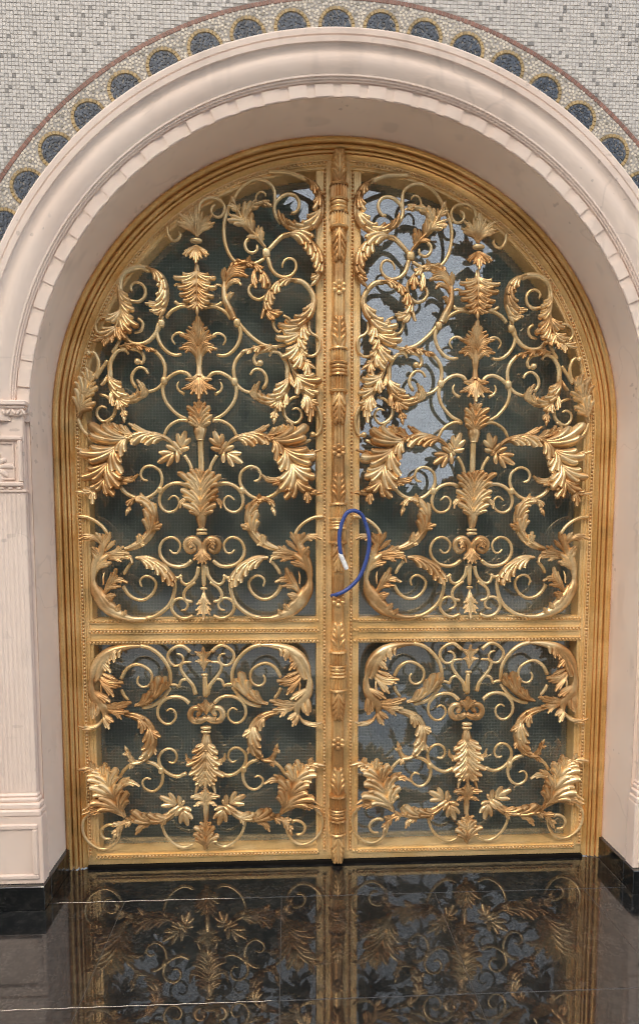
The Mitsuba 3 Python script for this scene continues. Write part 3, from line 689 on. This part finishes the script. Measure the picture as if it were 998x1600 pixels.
# --- the stem of the upper panel
def pal(*prims): add('palmette', 'S', *prims)
add('palmette', 'S', F('b', [(270, 800), (350, 730), (462, 712)], 24), F('b', [(270, 790), (370, 695), (485, 672)], 28), F('b', [(266, 780), (360, 650), (452, 588)], 30), F('b', [(264, 770), (310, 640), (345, 555)], 28), F('b', [(264, 800), (262, 640), (262, 500)], 34), axis=W('b', [(262, 0)])[0][0])
ax1 = W('d', [(272, 300)])[0][0]; ax2 = W('g', [(298, 400)])[0][0]; ax3 = W('i', [(310, 300)])[0][0]; ax4 = W('k', [(322, 300)])[0][0]; ax5 = W('m', [(350, 400)])[0][0]
add('collar', '', C('b', 265, 845, 66, 20))
add('palmette', 'S', F('d', [(268, 40), (330, 100), (412, 172)], 28), F('d', [(268, 60), (300, 140), (338, 212)], 26), F('d', [(270, 50), (270, 160), (270, 270)], 36), F('d', [(268, 40), (350, 130), (385, 190)], 22), axis=ax1)
add('palmette', '', L('d', [(272, 250), (274, 400), (278, 560), (282, 700), (284, 805)], (8, 160, 170, 95, 84, 56), (8, 160, 170, 95, 84, 56), w=44, t0=.08, t1=.84))
add('palmette', 'S', F('g', [(300, 440), (400, 330), (505, 355)], 36), F('g', [(300, 430), (380, 340), (440, 395)], 26), F('g', [(300, 400), (360, 290), (440, 300)], 34), F('g', [(298, 380), (380, 230), (495, 205)], 32), F('g', [(298, 340), (350, 200), (420, 145)], 32), F('g', [(296, 300), (320, 150), (400, 110)], 30), F('g', [(296, 260), (305, 140), (350, 70)], 38), F('g', [(296, 300), (292, 120), (290, -8)], 52), axis=ax2)
add('palmette', 'S', S('g', [(300, 300), (302, 420), (303, 520), (300, 640)], [50, 40, 24, 40], h=.016), F('g', [(305, 590), (360, 670), (445, 682)], 28), F('g', [(305, 600), (370, 730), (490, 800)], 30), F('g', [(305, 620), (345, 760), (395, 850)], 32), F('g', [(302, 620), (305, 770), (308, 900)], 44), axis=ax2)
sc('M', 'g', [(430, 200), (495, 157), (560, 175), (592, 230), (558, 290)], .0066, .0035, axis=None) if False else add('scroll', 'M', B('g', [(430, 200), (495, 157), (560, 175), (592, 230), (558, 290)], .0066, .0035), axis=ax2)
add('scroll', 'M', B('g', [(470, 835), (530, 800), (552, 745), (532, 695)], .0066, .0035), axis=ax2)
add('palmette', '', L('i', [(310, 420), (308, 300), (306, 180), (305, 55)], (4, 130, 160, 90, 55, 35), (4, 130, 160, 90, 55, 35), w=44, t0=-.0, t1=.85), S('i', [(310, 300), (310, 420), (312, 490)], [70, 70, 40], h=.018))
sc('', 'i', [(313, 470), (316, 600), (320, 730), (322, 870)], .0112, .0112)
add('palmette', '', L('k', [(325, 600), (322, 450), (320, 300), (318, 150), (315, -25)], (7, 130, 270, 110, 58, 40), (7, 130, 270, 110, 58, 40), w=46, t0=.12, t1=.90), S('k', [(325, 605), (324, 520), (322, 430)], [32, 56, 70], h=.018))
add('palmette', 'S', F('k', [(370, 350), (470, 290), (530, 320), (545, 390)], 28), F('k', [(400, 300), (480, 260), (520, 250)], 24), axis=ax4)
add('collar', '', C('k', 328, 627, 60, 15), C('k', 328, 668, 62, 15))
add('volute', 'S', B('k', [(345, 960), (352, 860), (365, 780), (420, 725), (490, 740), (518, 800), (480, 868), (425, 855), (415, 812)], .011, .009, swell=.003), F('k', [(380, 800), (430, 745), (480, 790)], 30), F('k', [(400, 830), (440, 790), (470, 830)], 24), bsdf='gold_leaf', axis=W('k', [(333, 800)])[0][0])
add('palmette', 'S', F('m', [(350, 40), (375, 120), (435, 172)], 36), F('m', [(345, 60), (350, 150), (385, 215)], 30), F('m', [(342, 40), (338, 140), (340, 222)], 26), axis=W('m', [(338, 80)])[0][0])
sc('', 'm', [(348, 225), (350, 300), (350, 380), (350, 470)], .0105, .008)
add('collar', '', C('m', 350, 492, 38, 15))
add('palmette', 'S', F('m', [(352, 520), (375, 620), (432, 662)], 26), F('m', [(352, 600), (385, 690), (440, 725)], 24), F('m', [(352, 640), (375, 720), (425, 775)], 24), F('m', [(352, 500), (352, 680), (354, 822)], 30), axis=ax5)
# --- upper left of the left leaf
sc('', 'n', [(505, 450), (488, 340), (515, 235), (600, 162), (720, 140), (840, 175)], .011, .0115)
lf('', L('n', [(780, 148), (890, 190), (970, 280), (1003, 390), (1012, 500), (985, 610), (950, 690)], None, (7, 120, 170, 110, 52, 50), w=36), F('n', [(1005, 570), (900, 565), (785, 562)], 36), F('n', [(1000, 600), (910, 625), (830, 640)], 34), F('n', [(990, 640), (930, 660), (880, 670)], 24))
sc('', 'n', [(590, 505), (690, 520), (760, 470), (772, 390), (730, 322), (660, 305), (610, 350), (622, 405)], .0075, .005)
lf('', L('n', [(490, 330), (490, 460), (510, 560), (505, 690), (495, 820), (510, 900)], (7, 110, 210, 130, 55, 38), None, w=30))
lf('', L('n', [(500, 560), (490, 680), (465, 790), (400, 880), (310, 945), (205, 965)], (4, 60, 130, 80, 50, 40), (5, 120, 150, 100, 55, 40), w=30), F('p', [(470, 0), (440, 90), (415, 160)], 30), F('p', [(500, 0), (490, 70), (485, 140)], 26))
sc('', 'n', [(690, 705), (745, 760), (722, 840), (645, 865)], .0065, .0055)
sc('', 'n', [(385, 692), (290, 692), (230, 750), (225, 830), (290, 900)], .006, .006)
sc('', 'n', [(530, 880), (600, 965), (700, 990), (800, 960), (880, 880), (930, 780), (955, 670)], .0078, .009)
add('tie', '', N('n', 950, 760, 36, 44))
sc('', 'p', [(575, 40), (530, 150), (470, 230)], .0068, .0068)
sc('', 'p', [(425, 315), (350, 425), (290, 520)], .0068, .0068)
lf('', F('p', [(425, 480), (400, 560), (365, 602)], 22))
sc('', 'p', [(285, 510), (322, 400), (318, 300), (270, 222), (215, 235)], .009, .005, ball=30)
lf('', L('p', [(98, 950), (150, 820), (188, 690), (230, 590), (290, 495)], (4, 150, 190, 150, 30, 30), (4, 150, 150, 60, 48, 40), w=30))
sc('', 'q', [(95, 105), (140, 215), (215, 300)], .0068, .0068)
sc('', 'o', [(440, 250), (450, 340), (500, 412), (560, 400), (592, 350), (570, 305)], .0066, .005)
# --- lower panel, alike on both sides of its stem
lf('M', S('r', [(180, 122), (330, 128), (480, 165), (600, 240), (680, 340), (722, 450), (738, 540), (715, 650), (650, 740), (600, 830), (600, 910)], [14, 26, 44, 66, 72, 58, 26, 44, 60, 44, 26], h=.020),
   S('r', [(430, 150), (540, 220), (610, 320), (650, 430), (690, 500)], [20, 52, 66, 50, 20]), S('r', [(690, 640), (640, 720), (590, 800), (600, 880)], [24, 46, 46, 24]),
   F('r', [(420, 135), (480, 190), (470, 280)], 36), F('r', [(380, 130), (420, 180), (420, 235)], 22), F('r', [(540, 190), (595, 290), (510, 388)], 42), F('r', [(500, 180), (540, 240), (520, 300)], 26), F('r', [(650, 390), (560, 430), (455, 468)], 26), F('r', [(660, 430), (530, 505), (375, 505)], 42), F('r', [(650, 460), (560, 540), (400, 545)], 26), F('r', [(650, 470), (570, 560), (485, 655)], 38),
   F('r', [(730, 600), (650, 640), (525, 712)], 42), F('r', [(700, 660), (720, 780), (715, 885)], 40), F('r', [(680, 690), (665, 790), (700, 880)], 28), F('r', [(625, 770), (480, 775), (295, 718)], 42), F('r', [(610, 800), (450, 825), (328, 822)], 36), F('r', [(625, 755), (520, 752), (415, 728)], 24), F('r', [(570, 825), (480, 845), (408, 905)], 28),
   F('r', [(605, 840), (560, 895), (495, 930)], 34), F('r', [(610, 860), (595, 930), (545, 1005)], 34), F('t', [(610, 30), (670, 112), (780, 138), (870, 105)], 30), F('t', [(650, 90), (750, 130), (840, 150)], 20))
lf('M', F('r', [(628, 508), (630, 560), (622, 625)], 13))
sc('M', 'r', [(200, 118), (95, 148), (0, 215), (-75, 310), (-118, 420), (-120, 545)], .0085, .0075)
sc('M', 'r', [(418, 480), (360, 380), (270, 325), (180, 340), (100, 400), (80, 480), (110, 550), (180, 575), (235, 540), (242, 490), (222, 452)], .0078, .0045)
sc('M', 'r', [(420, 595), (390, 660), (345, 715)], .0068, .0068)
lf('M', L('s', [(1060, 775), (940, 740), (820, 660), (680, 555)], None, (5, 120, 230, 140, 48, 35), w=32))
sc('M', 's', [(665, 590), (760, 705), (860, 775), (985, 800)], .0065, .009)
sc('M', 's', [(665, 555), (610, 558), (568, 585)], .0065, .0055)
sc('M', 's', [(572, 575), (548, 515), (490, 498), (430, 540)], .006, .0065)
sc('M', 's', [(392, 670), (420, 570), (490, 480), (540, 400), (542, 340), (505, 312), (425, 310)], .009, .005)
sc('M', 's', [(435, 195), (520, 130), (600, 140), (672, 200), (682, 270), (630, 340), (560, 340), (515, 282), (540, 228), (592, 215)], .0078, .0045)
sc('M', 's', [(465, 765), (540, 705), (640, 688), (740, 722), (805, 800), (812, 900), (755, 975), (680, 985), (622, 930), (622, 860), (670, 820), (722, 845)], .0082, .004)
lx = lambda fr, x: W(fr, [(x, 400)])[0][0]
add('palmette', 'S', F('s', [(352, 330), (385, 230), (445, 180)], 26), F('s', [(352, 400), (385, 300), (440, 290)], 24), F('s', [(352, 410), (352, 260), (350, 130)], 32), axis=lx('s', 353))
add('collar', '', C('s', 358, 450, 40, 15))
sc('', 's', [(360, 465), (366, 580), (372, 700)], .0085, .0125)
add('palmette', 'S', F('s', [(370, 870), (415, 800), (468, 762)], 34), F('s', [(370, 890), (400, 830), (440, 800)], 24), F('s', [(370, 880), (371, 800), (370, 712)], 34), axis=lx('s', 371))
add('volute', 'S', B('s', [(380, 925), (445, 962), (520, 962), (562, 900), (535, 832), (475, 820), (448, 860), (490, 905)], .012, .009, swell=.002), F('s', [(390, 930), (450, 940), (500, 910)], 26), bsdf='gold_leaf', axis=lx('s', 372))
add('collar', '', C('u', 373, 182, 62, 16), C('u', 374, 225, 58, 14))
add('palmette', '', L('u', [(378, 240), (378, 400), (376, 560), (374, 700), (373, 830)], (7, 120, 210, 120, 62, 52), (7, 120, 210, 120, 62, 52), w=46, t0=.10, t1=.88), S('u', [(378, 245), (380, 330), (380, 420)], [34, 60, 60], h=.018))
add('palmette', 'S', F('u', [(385, 440), (470, 540), (570, 525), (592, 440)], 26), F('u', [(390, 480), (480, 550), (560, 570)], 26), axis=lx('u', 376))
add('palmette', 'S', F('u', [(415, 755), (455, 810), (482, 885)], 20), F('w', [(378, 320), (430, 225), (535, 208)], 38), F('w', [(378, 350), (420, 290), (502, 312)], 26), F('w', [(378, 300), (400, 200), (445, 170)], 28), F('w', [(378, 300), (376, 200), (374, 110)], 42), S('w', [(378, 280), (378, 380), (377, 480)], [30, 34, 26], h=.016), axis=lx('w', 377))
add('palmette', '', L('w', [(368, 815), (373, 700), (375, 580), (375, 465)], (4, 150, 150, 80, 52, 40), (4, 150, 150, 80, 52, 40), w=44, t0=.02, t1=.85))
sc('M', 'u', [(520, 680), (620, 715), (720, 680), (800, 600), (818, 500), (772, 430), (700, 405), (640, 440), (620, 510), (660, 565), (712, 550)], .0082, .0045)
sc('M', 't', [(175, 538), (80, 570), (10, 650), (0, 740), (40, 830), (120, 870), (200, 830), (222, 765), (180, 720), (125, 735)], .0082, .004)
add('tie', 'M', N('t', 12, 640, 30, 40))
sc('M', 't', [(335, 555), (420, 630), (475, 715)], .0068, .0068)
lf('M', L('t', [(400, 8), (270, 40), (160, 110), (100, 220), (90, 360), (140, 470), (230, 530), (315, 540)], (6, 80, 210, 120, 55, 45), (4, 30, 110, 80, 40, 30), w=32, t0=.15, t1=.8))
lf('M', L('t', [(240, 540), (310, 530), (350, 470), (380, 365)], (3, 70, 80, 50), (3, 60, 80, 50), w=30))
lf('M', L('t', [(425, 1135), (490, 1000), (540, 850), (600, 720), (680, 625), (775, 575), (880, 585)], (7, 170, 200, 80, 55, 42), (7, 260, 210, 70, 48, 45), w=46), F('t', [(510, 900), (430, 780), (340, 745), (235, 780)], 36), F('t', [(520, 850), (450, 750), (340, 680)], 30), F('t', [(560, 790), (540, 700), (490, 655)], 28), F('t', [(590, 720), (590, 640), (560, 560)], 34),
   F('v', [(430, 420), (560, 335), (700, 310), (855, 342)], 32), F('v', [(450, 390), (590, 300), (740, 260), (850, 300)], 28), F('v', [(520, 350), (640, 330), (740, 360)], 24))
lf('M', L('v', [(-150, 370), (-44, 440), (66, 470), (190, 480), (300, 455)], (4, 110, 220, 150, 55, 40), (3, 60, 90, 70, 35, 30), w=30, t0=.2), F('v', [(130, 478), (240, 520), (295, 592)], 34))
lf('M', L('v', [(295, 465), (400, 470), (480, 520), (535, 625)], (4, 60, 90, 60, 45, 30), (4, 60, 90, 60, 45, 30), w=30))
sc('M', 'v', [(475, 560), (500, 650), (560, 730), (650, 768), (750, 740), (840, 660), (882, 550), (870, 440), (790, 365)], .006, .006)
sc('M', 'v', [(535, 520), (590, 500), (660, 530), (688, 590), (650, 650), (585, 655)], .007, .005)
sc('M', 'w', [(815, 495), (780, 620), (720, 710), (640, 770), (560, 790), (470, 755)], .006, .006)
add('vine_leaf', 'M', V('w', (590, 330), (806, 205), 100), V('w', (580, 330), (518, 522), 100), B('w', [(650, 380), (590, 320), (555, 270)], .009, .009))

# the post that covers the joint: shaft, fluted collars, rings, carved leaves, rosettes
def lathe(mb, zr, flutes=0, depth=.0, yc=-.024, sides=36, flat=1.0):
    ang = np.linspace(0, 2 * np.pi, sides + 1)
    rows = []
    for z, r in zr:
        rr = r - depth * (.5 + .5 * np.cos(flutes * ang)) if flutes else r + 0 * ang
        rows.append(np.stack([AX + rr * np.cos(ang), yc + flat * rr * np.sin(ang), z + 0 * ang], 1))
    mb.add(np.vstack(rows), grid_faces(len(rows), sides + 1))
def zz(py): return un(527, py)[2]
def post_leaf(mb, za, zb, w=.036):
    """carved leaf lying on the post, root at za, tip at zb"""
    l = zb - za; yb = -.052
    for sg in (-1, 1):
        for q in range(4):
            u = .06 + .2 * q
            p0 = np.array([AX + sg * .003, za + l * u]); p2 = np.array([AX + sg * w * (.95 - .16 * q), za + l * (u + .40)]); p1 = np.array([AX + sg * w * .35, za + l * (u + .28)])
            t = np.linspace(0, 1, 10)[:, None]; s = (1 - t)**2 * p0 + 2 * t * (1 - t) * p1 + t**2 * p2
            petal(mb, s, .0095, h=.010, y0=yb + .014 * np.linspace(0, 1, 10)**2, lift=.006, tipup=.003)
    petal(mb, spline([[AX, za], [AX, za + l * .5], [AX, zb]], 12), .011, h=.011, y0=yb - .002, lift=.006, tipup=.003)
def build_post(DL):
    mb = MB(); addbox(mb, AX - .030, AX + .030, -.002, .012, .017, 3.262, ch=.001)
    lathe(mb, [(zz(1338), .022), (zz(1330), .027), (zz(250), .027), (zz(243), .022)], sides=28)
    PK = put(f'{DL}__centre_post', mb, 'gold_post', 30, label='coppery gold post with fluted collars and rosettes covering the joint of the two leaves')
    def fl(p0, p1):
        z0, z1 = sorted((zz(p0), zz(p1))); h = z1 - z0
        mb = MB(); lathe(mb, [(z0, .026), (z0, .040), (z0 + .1 * h, .043), (z0 + .16 * h, .0385)], sides=36)
        lathe(mb, [(z0 + .15 * h, .038), (z0 + .3 * h, .0385), (z1 - .3 * h, .0385), (z1 - .15 * h, .038)], flutes=16, depth=.008, sides=108)
        lathe(mb, [(z1 - .16 * h, .0385), (z1 - .1 * h, .043), (z1, .040), (z1, .026)], sides=36); put(f'{PK}__fluted_collar', mb, 'gold_post', 30)
    def rings(p0, p1):
        z0, z1 = sorted((zz(p0), zz(p1))); mb = MB(); h = (z1 - z0) / 2
        for k in range(2):
            c = z0 + h * (k + .5); lathe(mb, [(c + h * .46 * math.sin(a), .034 + .006 * math.cos(a)) for a in np.linspace(-1.5, 1.5, 7)])
        put(f'{PK}__ring', mb, 'gold_post', 50)
    def pl(pa, pb):
        za, zb = zz(pa), zz(pb); mb = MB(); post_leaf(mb, za, zb)
        lathe(mb, [(za + (zb - za) * t, .028 + .007 * math.sin(np.pi * t)) for t in np.linspace(0, 1, 9)], sides=24, flat=.8); put(f'{PK}__carved_leaf', mb, 'gold_post', 50)
    def ros(p):
        mb = MB(); z = zz(p); yb = -.050
        for k in range(6):
            a = 2 * np.pi * k / 6 + .5; l = .033
            s = np.array([[AX + .006 * math.cos(a), z + .006 * math.sin(a)], [AX + .6 * l * math.cos(a), z + .6 * l * math.sin(a)], [AX + l * math.cos(a), z + l * math.sin(a)]])
            petal(mb, spline(s, 9), .0125, h=.007, y0=yb, lift=.005, tipup=.002)
        b = trimesh.creation.icosphere(2, .010); mb.add(b.vertices * [1, .9, 1] + [AX, yb - .006, z], b.faces); put(f'{PK}__rosette', mb, 'gold_post', 50)
    pl(292, 244); fl(292, 320); rings(320, 334); fl(334, 362); pl(362, 414)
    pl(546, 500); fl(546, 572); rings(572, 586); fl(586, 615); pl(615, 664); pl(786, 742); fl(786, 813); rings(813, 823); fl(823, 850); pl(850, 892)
    pl(1015, 972); fl(1015, 1041); rings(1041, 1052); fl(1052, 1078); pl(1078, 1120); pl(1238, 1196); fl(1238, 1263); rings(1263, 1275); fl(1275, 1300); pl(1300, 1340)
    for p in (455, 706, 936, 1156): ros(p)

build_leaf('door_leaf', False, 'left leaf of the gold scrollwork double door, carrying the rosetted centre post', True)
build_leaf('door_leaf_001', True, 'right leaf of the gold scrollwork double door, beside the looped blue cable', False)

# ------------------------------------------------------------------ blue cable looped round the post
def Z(pts): return [(un(480 + x / 6.24, 760 + y / 6.24)[0], yy, un(480 + x / 6.24, 760 + y / 6.24)[2]) for x, y, yy in pts]
path = spline(Z([(235, 1060, -.030), (270, 1045, -.058), (340, 1015, -.062), (420, 960, -.055), (500, 870, -.05), (555, 740, -.046), (588, 600, -.044), (588, 480, -.044), (565, 380, -.036), (528, 290, -.040), (480, 250, -.05), (425, 240, -.056),
                 (375, 262, -.058), (335, 330, -.060), (310, 420, -.062), (300, 520, -.064), (308, 610, -.066), (318, 670, -.067)]), 120)
mb = MB(); tube3(mb, path, .0092, 12)
put('cable', mb, 'blue_rubber', True, label='blue cable looped round the centre post of the door, a white connector on its end', category='cable')
mb = MB(); q = spline(Z([(305, 640, -.067), (372, 800, -.070)]), 12)
tube3(mb, q, np.r_[.006, .0085, np.full(9, .0105), .009], 12)
put('cable__connector', mb, 'white_plastic', 40, label='white plastic connector')

# ------------------------------------------------------------------ trees across the forecourt (seen in the glass)
rt = np.random.RandomState(4)
mb = MB()
def crown(cx, cy, cz, rx, rz, n, size=.42):
    u = rt.normal(size=(n, 3)); u /= np.linalg.norm(u, axis=1, keepdims=True); r = rt.uniform(.25, 1, n)**.45
    c = np.stack([cx + u[:, 0] * r * rx, cy + u[:, 1] * r * rx, cz + u[:, 2] * r * rz], 1)
    c += (meshkit.noise(c * .8, 3)[:, None] - .5) * .5
    a = rt.normal(size=(n, 3)); a /= np.linalg.norm(a, axis=1, keepdims=True); b = np.cross(a, rt.normal(size=(n, 3))); b /= np.linalg.norm(b, axis=1, keepdims=True)
    s = size * rt.uniform(.6, 1.3, n)[:, None]
    v = np.stack([c - a * s, c + b * s * .5, c + a * s, c - b * s * .5], 1).reshape(-1, 3)
    k = np.arange(n)[:, None] * 4
    f = np.vstack([k + [0, 1, 2], k + [0, 2, 3]])
    col = np.repeat(np.array([.045, .065, .030]) * rt.uniform(.6, 1.4, (n, 1)), 4, 0)
    mb.add(v, f, c=col)
    b = trimesh.creation.icosphere(3, 1.0); k = (.80 + .22 * meshkit.noise(b.vertices * 2.3 + [cx, 0, 0], 8))[:, None]
    mb.add(b.vertices * k * [rx, rx, rz] + [cx, cy, cz], b.faces, c=(.035, .05, .024))
for (x, h, w) in ((-22, 9, 4), (-16, 10.5, 4), (-11, 12, 3.6), (-6.5, 12.5, 3.4), (-2.1, 11.3, 3.1), (8.1, 11, 2.9), (10.5, 11.5, 3.6), (15.5, 10, 4), (21.5, 9, 4)):
    y = -17 + rt.uniform(-1.5, 1.5)
    crown(x, y, h * .58, w, h * .42, 6500, .5)
    tr = trimesh.creation.cylinder(.22, h * .6, sections=10); mb.add(tr.vertices + [x, y, h * .3 - .2], tr.faces, c=(.08, .06, .045))
for x in np.arange(-26, 26, 2.2): crown(x, -18.5 + rt.uniform(-.5, .5), 1.4, 1.9, 1.7, 1300, .4)
put('treeline', mb, 'leafage', False, kind='stuff', label='dark line of trees mirrored in the door glass', category='trees')

tag(WALL, label='pink plastered wall with a moulded arch, dentils, pilasters and a mosaic border of blue half discs', category='wall')

if __name__ == '__main__' and False: pass
